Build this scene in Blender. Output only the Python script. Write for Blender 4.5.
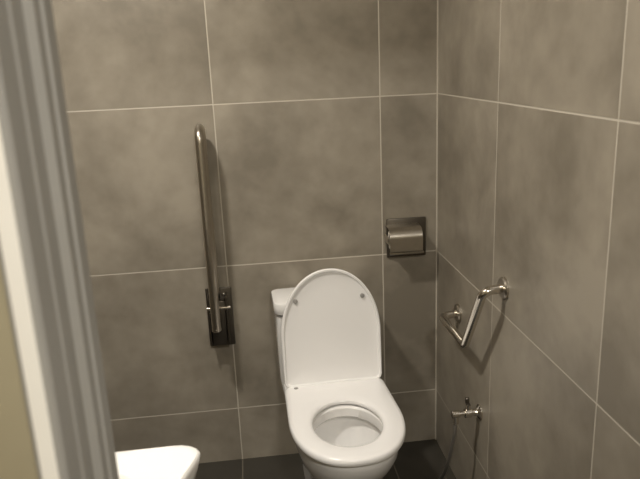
import bpy, bmesh, math
from mathutils import Vector, Matrix
PI = math.pi
for o in list(bpy.data.objects): bpy.data.objects.remove(o)
S = bpy.context.scene
COL = S.collection

# ------------------------------------------------------------------ camera
cam_pos = Vector((-0.7012, -2.3867, 1.5664)); yaw, pitch, roll = 0.10209, -0.26632, -0.04369; FPX = 653.0
fw = Vector((math.sin(yaw)*math.cos(pitch), math.cos(yaw)*math.cos(pitch), math.sin(pitch)))
r0 = Vector((math.cos(yaw), -math.sin(yaw), 0)); u0 = r0.cross(fw)
rt = math.cos(roll)*r0 + math.sin(roll)*u0; up = -math.sin(roll)*r0 + math.cos(roll)*u0
cd = bpy.data.cameras.new('camera'); cam = bpy.data.objects.new('camera', cd); COL.objects.link(cam)
M = Matrix((rt, up, -fw)).transposed().to_4x4(); M.translation = cam_pos; cam.matrix_world = M
cd.sensor_width = 36; cd.sensor_fit = 'HORIZONTAL'; cd.lens = 36*FPX/640; cd.clip_start = 0.02
cd.dof.use_dof = True; cd.dof.focus_distance = 2.2; cd.dof.aperture_fstop = 5.5
S.camera = cam

# ------------------------------------------------------------------ world, lights, exposure
w = bpy.data.worlds.new('world'); S.world = w; w.use_nodes = True
w.node_tree.nodes['Background'].inputs[0].default_value = (1, .93, .82, 1)
w.node_tree.nodes['Background'].inputs[1].default_value = 0.02
S.view_settings.view_transform = 'Standard'; S.view_settings.look = 'None'
S.view_settings.gamma = 1; S.view_settings.use_curve_mapping = False
S.view_settings.exposure = 0.65

def area(name, loc, size, power, color):
    l = bpy.data.lights.new(name, 'AREA'); l.shape = 'DISK'; l.size = size; l.energy = power; l.color = color
    o = bpy.data.objects.new(name, l); COL.objects.link(o); o.location = loc
    return o
LAMP = (-1.20, -1.0); HALL = (-.42, -2.9)
area('washroom_lamp_light', (LAMP[0], LAMP[1], 2.445), .15, 16.8, (1, .945, .86))
area('added_corridor_light', (HALL[0], HALL[1], 2.445), .30, 22, (1, .96, .89))  # unseen lamp added to brighten door frame, trim and toilet lid

# ------------------------------------------------------------------ helpers
def link(name, me, mat=None, parent=None, kind=None, smooth=True):
    o = bpy.data.objects.new(name, me); COL.objects.link(o)
    if mat: me.materials.append(mat)
    if parent: o.parent = parent
    if kind: o['kind'] = kind
    if smooth:
        for p in me.polygons: p.use_smooth = True
        me.set_sharp_from_angle(angle=math.radians(38))
    return o

def build(name, bm, mat, parent=None, kind=None, smooth=True):
    bmesh.ops.recalc_face_normals(bm, faces=bm.faces)
    me = bpy.data.meshes.new(name); bm.to_mesh(me); bm.free()
    return link(name, me, mat, parent, kind, smooth)

def tag(o, label, cat, group=None):
    o['label'] = label; o['category'] = cat
    if group: o['group'] = group
    return o

def thing(name, loc, label, cat):
    o = bpy.data.objects.new(name, None); COL.objects.link(o); o.location = loc
    o.empty_display_size = .05
    return tag(o, label, cat)

def box(bm, lo, hi, bev=0, seg=2):
    r = bmesh.ops.create_cube(bm, size=1)
    vs = r['verts']
    for v in vs:
        v.co = Vector([(lo[i]+hi[i])/2 + v.co[i]*(hi[i]-lo[i]) for i in range(3)])
    if bev:
        es = {e for v in vs for e in v.link_edges}
        bmesh.ops.bevel(bm, geom=list(es), offset=bev, segments=seg, affect='EDGES', profile=.5)

def boxm(lo, hi, bev=0, seg=2):
    bm = bmesh.new(); box(bm, lo, hi, bev, seg); return bm

def fillet(pts, rad, n=8):
    P = [Vector(p) for p in pts]; out = [P[0]]
    for i in range(1, len(P)-1):
        a = (P[i-1]-P[i]); b = (P[i+1]-P[i]); la, lb = a.length, b.length
        a.normalize(); b.normalize()
        ang = a.angle(b); d = min(rad/math.tan(ang/2) if ang < PI-.01 else 0, la*.49, lb*.49)
        if d < 1e-5: out.append(P[i]); continue
        s, e = P[i]+a*d, P[i]+b*d
        for k in range(n+1):
            t = k/n; out.append((1-t)**2*s + 2*t*(1-t)*P[i] + t*t*e)
    out.append(P[-1]); return out

def catmull(pts, n=8):
    P = [Vector(p) for p in pts]; P = [2*P[0]-P[1]]+P+[2*P[-1]-P[-2]]; out = []
    for i in range(1, len(P)-2):
        for k in range(n):
            t = k/n; a, b, c, d = P[i-1:i+3]
            out.append(.5*((2*b)+(c-a)*t+(2*a-5*b+4*c-d)*t*t+(3*b-a-3*c+d)*t**3))
    out.append(P[-2]); return out

def tube(bm, pts, rad, n=20, caps=True):
    P = [Vector(p) for p in pts]; rads = rad if isinstance(rad, (list, tuple)) else [rad]*len(P)
    t = (P[1]-P[0]).normalized()
    nrm = t.orthogonal().normalized(); rings = []
    for i, p in enumerate(P):
        if i == 0: tt = P[1]-P[0]
        elif i == len(P)-1: tt = P[-1]-P[-2]
        else: tt = (P[i+1]-P[i]).normalized()+(P[i]-P[i-1]).normalized()
        tt.normalize(); nrm = (nrm - tt*nrm.dot(tt)).normalized(); b = tt.cross(nrm)
        rings.append([bm.verts.new(p+rads[i]*(math.cos(2*PI*k/n)*nrm+math.sin(2*PI*k/n)*b)) for k in range(n)])
    for a, b in zip(rings, rings[1:]):
        for k in range(n): bm.faces.new((a[k], a[(k+1) % n], b[(k+1) % n], b[k]))
    if caps: bm.faces.new(rings[0]); bm.faces.new(rings[-1])

def tubem(pts, rad, n=20):
    bm = bmesh.new(); tube(bm, pts, rad, n); return bm

def knob(a, b, prof, n=28):
    """lathe from a towards b; prof = [(distance, radius)...]"""
    a, b = Vector(a), Vector(b); d = (b-a).normalized(); u = d.orthogonal().normalized(); v = d.cross(u)
    bm = bmesh.new(); rings = []
    for s, r in prof:
        rings.append([bm.verts.new(a+d*s+max(r, 1e-4)*(math.cos(2*PI*k/n)*u+math.sin(2*PI*k/n)*v)) for k in range(n)])
    for p, q in zip(rings, rings[1:]):
        for k in range(n): bm.faces.new((p[k], p[(k+1) % n], q[(k+1) % n], q[k]))
    bm.faces.new(rings[0]); bm.faces.new(rings[-1]); return bm

def loft(bm, rings, close=False, cap0=False, cap1=False):
    R = [[bm.verts.new(Vector(p)) for p in r] for r in rings]
    n = len(R[0]); pr = list(zip(R, R[1:]))
    if close: pr.append((R[-1], R[0]))
    for a, b in pr:
        for k in range(n): bm.faces.new((a[k], a[(k+1) % n], b[(k+1) % n], b[k]))
    if cap0: bm.faces.new(R[0])
    if cap1: bm.faces.new(R[-1])

def ray_outline(poly, c, n):
    """radius of closed polygon around c at n even angles"""
    out = []; m = len(poly)
    for k in range(n):
        th = 2*PI*k/n; dx, dy = math.cos(th), math.sin(th); best = 0
        for i in range(m):
            ax, ay = poly[i][0]-c[0], poly[i][1]-c[1]; bx, by = poly[(i+1) % m][0]-c[0], poly[(i+1) % m][1]-c[1]
            ex, ey = bx-ax, by-ay; den = dx*ey-dy*ex
            if abs(den) < 1e-12: continue
            t = (ax*ey-ay*ex)/den; s = (ax*dy-ay*dx)/den
            if t > 0 and -1e-9 <= s <= 1+1e-9: best = max(best, t)
        out.append(best)
    return out

def dshape(hw, yb, ys, yf, rc=.03, hb=None, e=2.2):
    """closed plan outline centred on x=0: straight back at yb (half width hb), sides to ys, superelliptic front to yf"""
    hb = hw if hb is None else hb; pts = []
    for k in range(49):
        a = PI*k/48; ca, sa = math.cos(a), math.sin(a)
        pts.append((hw*math.copysign(abs(ca)**(2/e), ca), ys-(ys-yf)*abs(sa)**(2/e)))
    for k in range(9):
        a = PI-(PI/2)*k/8; pts.append((-hb+rc+rc*math.cos(a), yb-rc+rc*math.sin(a)))
    for k in range(9):
        a = PI/2-(PI/2)*k/8; pts.append((hb-rc+rc*math.cos(a), yb-rc+rc*math.sin(a)))
    return pts

# ------------------------------------------------------------------ materials
def mat(name, color=(.8, .8, .8), rough=.5, metal=0, **kw):
    m = bpy.data.materials.new(name); m.use_nodes = True
    b = m.node_tree.nodes['Principled BSDF']
    b.inputs['Base Color'].default_value = (*color, 1); b.inputs['Roughness'].default_value = rough
    b.inputs['Metallic'].default_value = metal
    for k, v in kw.items(): b.inputs[k].default_value = v
    return m

def speckle(m, scale, amount, bump=0):
    """gentle procedural variation of a plain material"""
    nt = m.node_tree; b = nt.nodes['Principled BSDF']; c = b.inputs['Base Color'].default_value[:3]
    tc = nt.nodes.new('ShaderNodeTexCoord'); n = nt.nodes.new('ShaderNodeTexNoise'); n.inputs['Scale'].default_value = scale
    n.inputs['Detail'].default_value = 3
    mx = nt.nodes.new('ShaderNodeMix'); mx.data_type = 'RGBA'
    mx.inputs[6].default_value = (*[x*(1-amount) for x in c], 1); mx.inputs[7].default_value = (*[min(1, x*(1+amount)) for x in c], 1)
    L = nt.links.new; L(tc.outputs['Object'], n.inputs['Vector']); L(n.outputs[0], mx.inputs[0]); L(mx.outputs[2], b.inputs['Base Color'])
    if bump:
        bp = nt.nodes.new('ShaderNodeBump'); bp.inputs['Strength'].default_value = bump; bp.inputs['Distance'].default_value = .002
        L(n.outputs[0], bp.inputs['Height']); L(bp.outputs[0], b.inputs['Normal'])
    return m

def tile_mat(name, a_axis, a0, b_axis, b0, base, dark, grout, size_a=.6013, size_b=.6, rough=.42, gw=.0022, amp=1.0):
    """large concrete-look tiles; grout joints at a0+k*size_a and b0+k*size_b in world metres"""
    m = bpy.data.materials.new(name); m.use_nodes = True; nt = m.node_tree; L = nt.links.new
    b = nt.nodes['Principled BSDF']; N = nt.nodes.new
    geo = N('ShaderNodeNewGeometry'); sep = N('ShaderNodeSeparateXYZ'); L(geo.outputs['Position'], sep.inputs[0])
    def mth(op, x, y=None):
        q = N('ShaderNodeMath'); q.operation = op
        for i, v in enumerate((x, y)):
            if v is None: continue
            if isinstance(v, (int, float)): q.inputs[i].default_value = v
            else: L(v, q.inputs[i])
        return q.outputs[0]
    idx = []; lines = []
    for ax, o, s in ((a_axis, a0, size_a), (b_axis, b0, size_b)):
        t = mth('DIVIDE', mth('SUBTRACT', sep.outputs[ax], o), s)
        fl = mth('FLOOR', t); idx.append(fl); fr = mth('SUBTRACT', t, fl)
        d = mth('MULTIPLY', mth('MINIMUM', fr, mth('SUBTRACT', 1, fr)), s); lines.append(d)
    dist = mth('MINIMUM', lines[0], lines[1])
    mr = N('ShaderNodeMapRange'); mr.inputs['From Min'].default_value = gw*.75; mr.inputs['From Max'].default_value = gw*1.25
    mr.inputs['To Min'].default_value = 1; mr.inputs['To Max'].default_value = 0; L(dist, mr.inputs['Value'])
    cmb = N('ShaderNodeCombineXYZ'); L(idx[0], cmb.inputs[0]); L(idx[1], cmb.inputs[1])
    wn = N('ShaderNodeTexWhiteNoise'); wn.noise_dimensions = '3D'; L(cmb.outputs[0], wn.inputs['Vector'])
    off = N('ShaderNodeVectorMath'); off.operation = 'MULTIPLY_ADD'; L(wn.outputs['Color'], off.inputs[0])
    off.inputs[1].default_value = (7, 7, 7); L(geo.outputs['Position'], off.inputs[2])
    n1 = N('ShaderNodeTexNoise'); n1.inputs['Scale'].default_value = 2.6; n1.inputs['Detail'].default_value = 4; n1.inputs['Roughness'].default_value = .55
    n1.inputs['Distortion'].default_value = .4
    n2 = N('ShaderNodeTexNoise'); n2.inputs['Scale'].default_value = 13; n2.inputs['Detail'].default_value = 5
    L(off.outputs[0], n1.inputs['Vector']); L(off.outputs[0], n2.inputs['Vector'])
    mixn = mth('ADD', mth('MULTIPLY', n1.outputs[0], .72), mth('MULTIPLY', n2.outputs[0], .28))
    c = N('ShaderNodeMapRange'); c.inputs['From Min'].default_value = .36; c.inputs['From Max'].default_value = .64; L(mixn, c.inputs['Value'])
    mx = N('ShaderNodeMix'); mx.data_type = 'RGBA'; mx.inputs[6].default_value = (*dark, 1); mx.inputs[7].default_value = (*base, 1); L(c.outputs[0], mx.inputs[0])
    mg = N('ShaderNodeMix'); mg.data_type = 'RGBA'; mg.inputs[7].default_value = (*grout, 1); L(mx.outputs[2], mg.inputs[6]); L(mr.outputs[0], mg.inputs[0])
    L(mg.outputs[2], b.inputs['Base Color'])
    rg = N('ShaderNodeMapRange'); rg.inputs['To Min'].default_value = rough; rg.inputs['To Max'].default_value = .85; L(mr.outputs[0], rg.inputs['Value'])
    L(rg.outputs[0], b.inputs['Roughness'])
    bp = N('ShaderNodeBump'); bp.inputs['Strength'].default_value = .5; bp.inputs['Distance'].default_value = .0015
    hh = mth('SUBTRACT', mth('MULTIPLY', n2.outputs[0], .08), mr.outputs[0]); L(hh, bp.inputs['Height']); L(bp.outputs[0], b.inputs['Normal'])
    return m

TB, TD, TG = (.345, .307, .247), (.200, .175, .137), (.52, .475, .40)
m_back = tile_mat('concrete tile back', 0, -.8165, 2, .2345, TB, TD, TG)
m_side = tile_mat('concrete tile side', 1, -.5906, 2, .2345, TB, TD, TG, size_a=.6105)
m_floor = tile_mat('dark floor tile', 0, -.8165, 1, -.5906, (.052, .046, .036), (.034, .030, .023), (.15, .13, .10), size_b=.6105, rough=.5)
m_hall = tile_mat('corridor wall tile', 0, -.9075-.3, 2, .30, (.40, .35, .235), (.34, .295, .195), (.5, .45, .35))
m_paint = speckle(mat('ceiling paint', (.78, .75, .70), .8), 30, .02, .05)
m_cer = speckle(mat('white ceramic', (.86, .845, .825), .12, **{'Coat Weight': .4, 'Coat Roughness': .05}), 3, .01)
m_cer2 = speckle(mat('bright white ceramic', (.90, .88, .85), .12, **{'Coat Weight': .4, 'Coat Roughness': .05}), 3, .01)
m_seat = speckle(mat('white seat plastic', (.88, .865, .85), .22), 4, .01)
m_grey = mat('bumper grey', (.30, .29, .27), .6)
m_chrome = speckle(mat('chrome', (.72, .68, .62), .16, 1), 20, .03)
m_steel = speckle(mat('brushed steel', (.50, .46, .40), .30, 1), 60, .08)
m_dsteel = speckle(mat('dull bracket steel', (.14, .125, .105), .42, 1), 40, .1)
m_frame = speckle(mat('grey painted metal frame', (.36, .348, .322), .5, .1), 12, .06)
m_cream = speckle(mat('cream trim', (.91, .875, .80), .6), 15, .03)
m_paper = speckle(mat('toilet paper', (.70, .66, .58), .95), 80, .05, .2)
m_hose = mat('hose', (.35, .33, .30), .35, .8)
m_gap_shade = mat('dark gap', (.03, .028, .025), .6)
m_water = mat('water', (.85, .87, .85), .02, 0, **{'Alpha': .18, 'IOR': 1.33})
m_lamp = bpy.data.materials.new('lamp glow'); m_lamp.use_nodes = True
_b = m_lamp.node_tree.nodes['Principled BSDF']; _b.inputs['Emission Color'].default_value = (1, .93, .8, 1); _b.inputs['Emission Strength'].default_value = 6

# braided hose rings
nt = m_hose.node_tree; wv = nt.nodes.new('ShaderNodeTexWave'); wv.inputs['Scale'].default_value = 90
tc = nt.nodes.new('ShaderNodeTexCoord'); bp = nt.nodes.new('ShaderNodeBump'); bp.inputs['Strength'].default_value = .4
wv.bands_direction = 'Z'
nt.links.new(tc.outputs['Object'], wv.inputs['Vector']); nt.links.new(wv.outputs[0], bp.inputs['Height']); nt.links.new(bp.outputs[0], nt.nodes['Principled BSDF'].inputs['Normal'])

# ------------------------------------------------------------------ room shell
XL, XR, YD, YH, ZC = -1.40, 0.0, -1.70, -1.86, 2.45
JX = -0.878                 # left edge of the doorway
st = dict(kind='structure', smooth=False)
build('floor', boxm((-2.6, -3.6, -.1), (1.2, .12, 0)), m_floor, **st)
build('ceiling', boxm((-2.6, -3.6, ZC), (1.2, .12, ZC+.1)), m_paint, **st)
build('wall_back', boxm((XL-.12, 0, 0), (XR+.12, .12, ZC)), m_back, **st)
build('wall_right', boxm((XR, YH+.01, 0), (XR+.12, 0, ZC)), m_side, **st)
build('wall_left', boxm((XL-.12, YH+.01, 0), (XL, 0, ZC)), m_side, **st)
FH = 2.12
bm = bmesh.new()
box(bm, (-2.6, YH, 0), (JX-.024, YD, ZC)); 
build('wall_front', bm, m_hall, **st)
build('wall_above_door', boxm((JX-.024, YH, FH+.03), (XR, YD, ZC)), m_hall, **st)
build('wall_corridor_right', boxm((XR, YH-.0, 0), (1.2, YH+.01, ZC)), m_hall, **st)
build('wall_corridor_rear', boxm((-2.6, -3.6, 0), (1.2, -3.5, ZC)), m_hall, **st)
build('wall_corridor_left', boxm((-2.7, -3.6, 0), (-2.6, YD, ZC)), m_hall, **st)
build('wall_corridor_end', boxm((1.2, -3.6, 0), (1.3, YH+.01, ZC)), m_hall, **st)

m_grout = speckle(mat('corner grout', TG, .85), 40, .05)
build('trim_5', boxm((-.004, -.004, 0), (0, 0, ZC)), m_grout, **st)

# door frame: folded metal profile with grooves, extruded up the opening; plan outline of the left jamb
prof = [(JX-.024, YD+.001), (JX-.004, YD+.001), (JX, YD-.003), (JX, YD-.030), (JX-.003, YD-.033), (JX-.003, YD-.047),
        (JX+.001, YD-.052), (JX+.001, YD-.066), (JX-.006, YD-.074), (JX-.006, YD-.096), (JX-.002, YD-.104),
        (JX-.002, YD-.116), (JX-.004, YD-.120), (JX-.004, YD-.134), (JX-.001, YD-.139), (JX-.001, YH-.004),
        (JX-.004, YH-.008), (JX-.024, YH-.008)]
def extrude_plan(poly, z0, z1):
    bm = bmesh.new(); loft(bm, [[(x, y, z0) for x, y in poly], [(x, y, z1) for x, y in poly]], cap0=True, cap1=True); return bm
fr = build('trim_1', extrude_plan(prof, 0, FH), m_frame, **st)
XO = 2*JX                                                     # mirror for right jamb
RJ = XR-.026
build('trim_2', extrude_plan([(RJ-(x-JX), y) for x, y in prof], 0, FH), m_frame, **st)
bm = bmesh.new()
loft(bm, [[(JX-.024, y, FH+.03-(x-JX+.024)-.006) for x, y in prof], [(RJ+.024, y, FH+.03-(x-JX+.024)-.006) for x, y in prof]], cap0=True, cap1=True)
build('trim_3', bm, m_frame, **st)
build('trim_4', boxm((JX-.0215, YH-.010, 0), (JX-.0075, YH-.0005, FH+.03), .001, 1), m_cream, **st)

# ------------------------------------------------------------------ ceiling lamps
for (lx, ly), r, lab in ((LAMP, .09, 'round recessed ceiling lamp above the washbasin and toilet'),
                         (HALL, .16, 'round ceiling lamp added out of view in the corridor outside the doorway')):
    t = thing('ceiling_lamp', (lx, ly, ZC), lab, 'lamp')
    bm = knob((0, 0, .0), (0, 0, -1), [(0, r+.02), (.006, r+.02), (.010, r+.012), (.010, r), (.002, r)])
    build('lamp_rim', bm, m_paint, t)
    build('lamp_diffuser', knob((0, 0, .0), (0, 0, -1), [(0.001, r), (.003, r-.001)]), m_lamp, t)

# ------------------------------------------------------------------ toilet
TX = -.455
def T(p, dz=0): return p
toilet = thing('toilet', (TX-.006, -.014, 0), 'white ceramic close-coupled toilet with its lid raised, against the tiled back wall', 'toilet')
NB = 120; CY = -.47
def ring(poly, z, c=(0, CY), sc=1.0):
    rr = ray_outline(poly, c, NB)
    return [(c[0]+sc*r*math.cos(2*PI*k/NB), c[1]+sc*r*math.sin(2*PI*k/NB), z) for k, r in enumerate(rr)]
outer = [(0.0, .118, .118, -.40, -.560), (.02, .118, .118, -.40, -.560), (.10, .110, .112, -.38, -.545), (.18, .112, .120, -.40, -.560),
         (.25, .132, .145, -.43, -.610), (.31, .158, .170, -.45, -.662), (.355, .170, .180, -.45, -.694), (.385, .172, .184, -.45, -.706),
         (.405, .172, .184, -.45, -.708), (.412, .168, .180, -.45, -.704)]
rings = [ring(dshape(hw, -.012, ys, yf, .03, hb), z) for z, hw, hb, ys, yf in outer]
inner = [(.412, .122, -.36, -.652), (.406, .116, -.366, -.646), (.378, .115, -.367, -.645), (.370, .118, -.360, -.650), (.362, .136, -.340, -.664),
         (.34, .136, -.342, -.662), (.29, .118, -.350, -.640), (.245, .100, -.366, -.610), (.22, .088, -.376, -.590), (.205, .065, -.40, -.560), (.20, .03, -.44, -.52)]
for z, hw, yb, yf in inner:
    ym = (yb+yf)/2; e = []
    for k in range(72):
        a = 2*PI*k/72; e.append((hw*math.cos(a), ym+(yb-yf)/2*math.sin(a)))
    rings.append(ring(e, z))
bm = bmesh.new(); loft(bm, rings, cap0=True, cap1=True)
bowl = build('bowl', bm, m_cer, toilet)
e = [(.100*math.cos(2*PI*k/60), -.487+.122*math.sin(2*PI*k/60)) for k in range(60)]
bm = bmesh.new(); bm.faces.new([bm.verts.new((x, y, .238)) for x, y in e])
wat = build('water', bm, m_water, toilet)

toilet.rotation_euler.z = math.radians(1.7)
# cistern
bm = bmesh.new()
def rrect(x0, x1, y0, y1, r, z, n=8):
    out = []
    for cx, cy, a0 in ((x1-r, y1-r, 0), (x0+r, y1-r, PI/2), (x0+r, y0+r, PI), (x1-r, y0+r, 1.5*PI)):
        for k in range(n+1):
            a = a0+PI/2*k/n; out.append((cx+r*math.cos(a), cy+r*math.sin(a), z))
    return out
TO = -.022
def rr2(hw, y0, y1, r, z): return rrect(TO-hw, TO+hw, y0, y1, r, z)
loft(bm, [rr2(.162, -.160, -.010, .025, .405), rr2(.165, -.163, -.010, .026, .43), rr2(.168, -.166, -.010, .028, .60), rr2(.167, -.167, -.010, .028, .683)], cap0=True, cap1=True)
tank = build('cistern', bm, m_cer, toilet)
bm = bmesh.new(); loft(bm, [rr2(.160, -.160, -.014, .022, .682), rr2(.160, -.160, -.014, .022, .693)], cap0=True, cap1=True)
build('gap_shade', bm, m_gap_shade, tank)  # near-black filler, paints the shade in the slit under the cistern lid
bm = bmesh.new()
loft(bm, [rr2(.171, -.174, -.004, .030, .692), rr2(.174, -.177, -.004, .032, .696), rr2(.175, -.178, -.004, .032, .729),
          rr2(.173, -.176, -.004, .030, .735), rr2(.163, -.166, -.012, .022, .738)], cap0=True, cap1=True)
tl = build('cistern_lid', bm, m_cer, toilet)
b_ = build('flush_button', knob((TO, -.090, .738), (TO, -.090, 1), [(0, .024), (.004, .024), (.006, .021)]), m_chrome, toilet)

# seat ring
so = dshape(.188, -.218, -.46, -.722, .028, .182, 2.25)
hole = []
for k in range(90):
    a = 2*PI*k/90; sa = math.sin(a); hole.append((.112*math.cos(a)*(1-.06*sa), -.492+(.132 if sa > 0 else .148)*sa))
def mixring(t, z, po=ring(so, 0), pi_=ring(hole, 0)):
    return [(a[0]+(b[0]-a[0])*t, a[1]+(b[1]-a[1])*t, z) for a, b in zip(po, pi_)]
prof2 = [(.02, .417), (.0, .420), (.0, .428), (.02, .434), (.07, .4385), (.20, .441), (.5, .441), (.8, .439), (.93, .436), (.985, .431), (1., .425), (.99, .419), (.95, .417)]
bm = bmesh.new(); loft(bm, [mixring(t, z) for t, z in prof2], close=True)
seat = build('seat', bm, m_seat, toilet)

# lid, raised: plan outline turned upright
LH = .430
def lidring(sc, d):
    P = []
    pl = dshape(.180, 0, -.188, -LH, .02, .179, 2.04)
    rr = ray_outline(pl, (0, -.2), NB)
    for k, r in enumerate(rr):
        r = r-sc; x = r*math.cos(2*PI*k/NB); h = -(-.2+r*math.sin(2*PI*k/NB))     # height along lid
        P.append((x, d, h))
    return P
tilt = math.radians(4)
bm = bmesh.new()
# d: 0 = face towards room, positive = towards cistern
loft(bm, [lidring(.175, .003), lidring(.08, .002), lidring(.018, .002), lidring(.012, .0), lidring(.009, -.006), lidring(.003, -.007), lidring(.0, -.004), lidring(.0, .004),
          lidring(.006, .011), lidring(.03, .014), lidring(.10, .016), lidring(.175, .017)], cap0=True, cap1=True)
for v in bm.verts:
    h = v.co.z; d = v.co.y
    v.co.y = -.232 + d*math.cos(tilt) + h*math.sin(tilt); v.co.z = .434 + h*math.cos(tilt) - d*math.sin(tilt)
lid = build('lid', bm, m_seat, toilet)
for sx in (-.122, .118):
    p = Vector((sx, -.232+.0015+.322*math.sin(tilt), .434+.322*math.cos(tilt)))
    q = build('bumper', knob(p, p+Vector((0, -1, .07)), [(0, .008), (.004, .008), (.006, .006)]), m_grey, lid)
for sx in (-.095, .095):
    build('hinge', tubem([(sx-.028, -.204, .450), (sx+.028, -.204, .450)], .012), m_seat, toilet)
    
build('screw_cover', knob((-.140, -.252, .4395), (-.140, -.252, 1), [(0, .008), (.002, .008), (.003, .006)]), m_grey, seat)

# ------------------------------------------------------------------ fold-up grab rail on back wall
gr = thing('grab_rail', (-.858, 0, .51), 'upright folded steel grab rail on a dark bracket, left of the toilet', 'grab rail')
def G(x, y, z): return (x+.858, y, z-.51)
build('wall_plate', boxm(G(-.904, -.008, .515), G(-.806, 0, .752), .004), m_dsteel, gr)
for xx, nm in ((-.893, 'l'), (-.827, 'r')):
    bm = boxm(G(xx-.003, -.066, .54), G(xx+.003, -.006, .735), .002, 1)
    build('bracket_cheek', bm, m_dsteel, gr)
pts = [G(-.865, -.135, .640), G(-.865, -.135, 1.360), G(-.865, -.040, 1.360), G(-.865, -.040, .655)]
R_ = .0165
build('rail', tubem(fillet(pts, .0470, 12), R_, 24), m_steel, gr)
build('rail_cap', knob(G(-.865, -.135, .640), G(-.860, -.135, .5), [(0, R_+.001), (.008, R_+.001), (.012, R_-.003)]), m_steel, gr)
build('pivot_block', boxm(G(-.889, -.056, .538), G(-.831, -.008, .715), .004), m_dsteel, gr)
build('pivot_pin', tubem([G(-.899, -.060, .690), G(-.812, -.060, .690)], .007), m_chrome, gr)
build('crossbar', tubem([G(-.889, -.040, .665), G(-.831, -.040, .665)], .012), m_dsteel, gr)
build('crossbar', tubem([G(-.860, -.135, .665), G(-.860, -.040, .665)], .010), m_dsteel, gr)
for dx, dz in ((-.878, .725), (-.836, .725), (-.878, .54), (-.836, .54)):
    build('screw', knob(G(dx, -.008, dz), G(dx, -1, dz), [(0, .006), (.002, .006), (.004, .003)]), m_chrome, gr)

# ------------------------------------------------------------------ toilet paper holder
tp = thing('toilet_paper_holder', (-.128, 0, .84), 'small steel toilet paper holder with curved cover, beside the room corner', 'toilet paper holder')
def H(x, y, z): return (x+.128, y, z-.84)
build('back_plate', boxm(H(-.200, -.010, .822), H(-.046, 0, .975), .004), m_dsteel, tp)
build('lower_lip', boxm(H(-.190, -.022, .834), H(-.056, -.008, .842), .002), m_steel, tp)
bm = bmesh.new()
cy, cz, rr_ = -.052, .914, .040
out = [( -.008, cz+rr_)]
for k in range(17):
    a = PI/2+PI/2*k/16; out.append((cy+rr_*math.cos(a), cz+rr_*math.sin(a)))
out.append((cy-rr_, cz-.046)); out.append((cy-rr_+.004, cz-.050))
th = .002
inn = []
for i, (y, z) in enumerate(out):
    a = out[max(0, i-1)]; b = out[min(len(out)-1, i+1)]; d = Vector((b[0]-a[0], b[1]-a[1])).normalized()
    inn.append((y-d.y*th*-1*-1, z+d.x*th))
sec = out+inn[::-1]
loft(bm, [[H(-.205, y, z) for y, z in sec], [H(-.080, y, z) for y, z in sec]], cap0=True, cap1=True)
build('cover', bm, m_steel, tp)
for xx in (-.206, -.079):
    build('side_arm', boxm(H(xx-.0015, -.060, .890), H(xx+.0015, -.008, .920), .001, 1), m_steel, tp)
build('spindle', tubem([H(-.204, -.052, .905), H(-.081, -.052, .905)], .006), m_steel, tp)
bm = bmesh.new(); n = 40
for r_a, r_b in ((.036, .018),):
    rg = []
    for x, r in ((-.197, r_b), (-.197, r_a), (-.087, r_a), (-.087, r_b)):
        rg.append([H(x, -.052+r*math.cos(2*PI*k/n), .905-.001+r*math.sin(2*PI*k/n)) for k in range(n)])
    loft(bm, rg, close=True)
ro = build('toilet_roll', bm, m_paper); ro.location = tp.location
tag(ro, 'toilet paper roll under the steel cover of the wall holder', 'toilet paper')

# ------------------------------------------------------------------ angled grab rail on right wall
ar = thing('grab_rail', (0, -.50, .69), 'bent chrome angled grab rail on the right wall, above the valve', 'grab rail')
def A(x, y, z): return (x, y+.50, z-.69)
SD = -.068
P = [A(0, -.275, .680), A(SD, -.295, .680), A(SD, -.545, .683), A(SD, -.695, .915), A(0, -.682, .916)]
bm = tubem(fillet(P, .028, 10), .0135, 24)
build('rail', bm, m_chrome, ar)
for y, z in ((-.275, .680), (-.682, .916)):
    build('flange', knob(A(0, y, z), A(-1, y, z), [(0, .033), (.006, .033), (.010, .029), (.010, .015)]), m_steel, ar)

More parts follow.
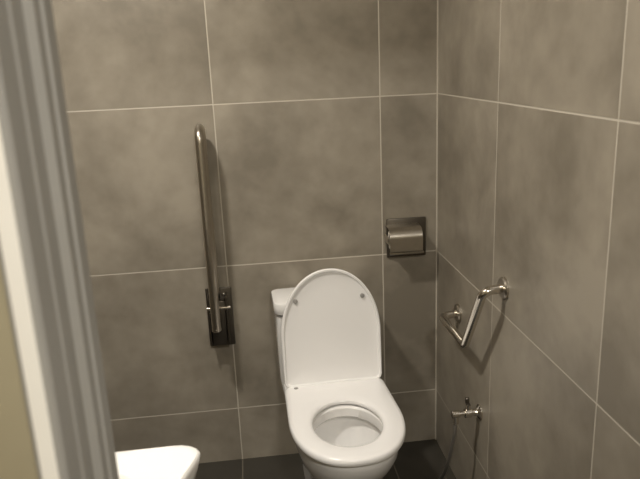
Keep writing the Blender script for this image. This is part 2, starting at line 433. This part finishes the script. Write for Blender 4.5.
# ------------------------------------------------------------------ valve with hose, right wall
vv = thing('angle_valve', (0, -.51, .42), 'small chrome valve with a knob, low on the right wall', 'valve')
build('flange', knob((0, 0, 0), (-1, 0, 0), [(0, .026), (.004, .026), (.012, .014), (.02, .012)]), m_chrome, vv)
build('valve_body', knob((-.016, 0, 0), (-1, 0, 0), [(0, .010), (.014, .010), (.015, .015), (.036, .015), (.037, .009), (.052, .009), (.054, .012), (.078, .012), (.081, .008)]), m_chrome, vv)
build('valve_neck', tubem([(-.040, 0, .012), (-.040, 0, .030)], .008), m_chrome, vv)
build('lever', boxm((-.046, -.004, .026), (-.034, .016, .034), .002), m_dsteel, vv)
build('lever_grip', knob((-.040, .012, .030), (-.040, .016, 1), [(0, .006), (.004, .007), (.018, .007), (.021, .004)]), m_dsteel, vv)
build('outlet', tubem([(-.082, 0, 0), (-.082, 0, -.034)], .009), m_chrome, vv)
hp = catmull([(-.082, -.51, .392), (-.086, -.505, .33), (-.092, -.46, .20), (-.082, -.38, .10), (-.085, -.335, .045), (-.12, -.33, .012), (-.20, -.35, .012), (-.275, -.355, .04), (-.326, -.345, .12)], 10)
hs = build('supply_hose', tubem(hp, .0065, 14), m_hose)
tag(hs, 'thin flexible metal hose hanging from the low wall valve towards the toilet', 'hose')

# ------------------------------------------------------------------ washbasin on the left wall
sk = thing('washbasin', (XL, -1.39, .80), 'bright white ceramic washbasin with rounded corner, beside the door frame', 'washbasin')
D, HWD, RC = .557, .250, .045
plan = [(0, -HWD)]
for k in range(9):
    a = -PI/2+PI/2*k/8*.92; plan.append((D-RC+RC*math.cos(a), -HWD+RC+RC*math.sin(a)))
for k in range(1, 16):
    t = k/16; y = -HWD+RC+(2*HWD-2*RC)*t; plan.append((D-.050*math.sin(PI*t), y))
for k in range(9):
    a = PI/2*.08+PI/2*.92*k/8; plan.append((D-RC+RC*math.cos(a), HWD-RC+RC*math.sin(a)))
plan += [(0, HWD)]
c = (.27, 0)
def sring(z, off=0, poly=plan, n=144):
    rr = ray_outline(poly, c, n); out = []
    for k, r in enumerate(rr):
        r = r-off; x = c[0]+r*math.cos(2*PI*k/n); y = c[1]+r*math.sin(2*PI*k/n); out.append((max(x, 0.0), y, z))
    return out
ell = lambda s, z: sring(z, 0, [(.30+.175*s*math.cos(2*PI*k/72), .195*s*math.sin(2*PI*k/72)) for k in range(72)])
bm = bmesh.new()
loft(bm, [sring(-.13, .10), sring(-.12, .075), sring(-.06, .02), sring(-.03, .006), sring(-.012, 0), sring(-.004, .002), sring(0, .008), sring(.0, .02), ell(1.04, -.003), ell(1, -.010), ell(.94, -.05), ell(.80, -.09), ell(.5, -.108), ell(.08, -.112)], cap0=True, cap1=True)
build('basin', bm, m_cer2, sk)
build('drain', knob((.30, 0, -.1125), (.30, 0, 1), [(0, .022), (.002, .022), (.003, .018)]), m_chrome, sk)
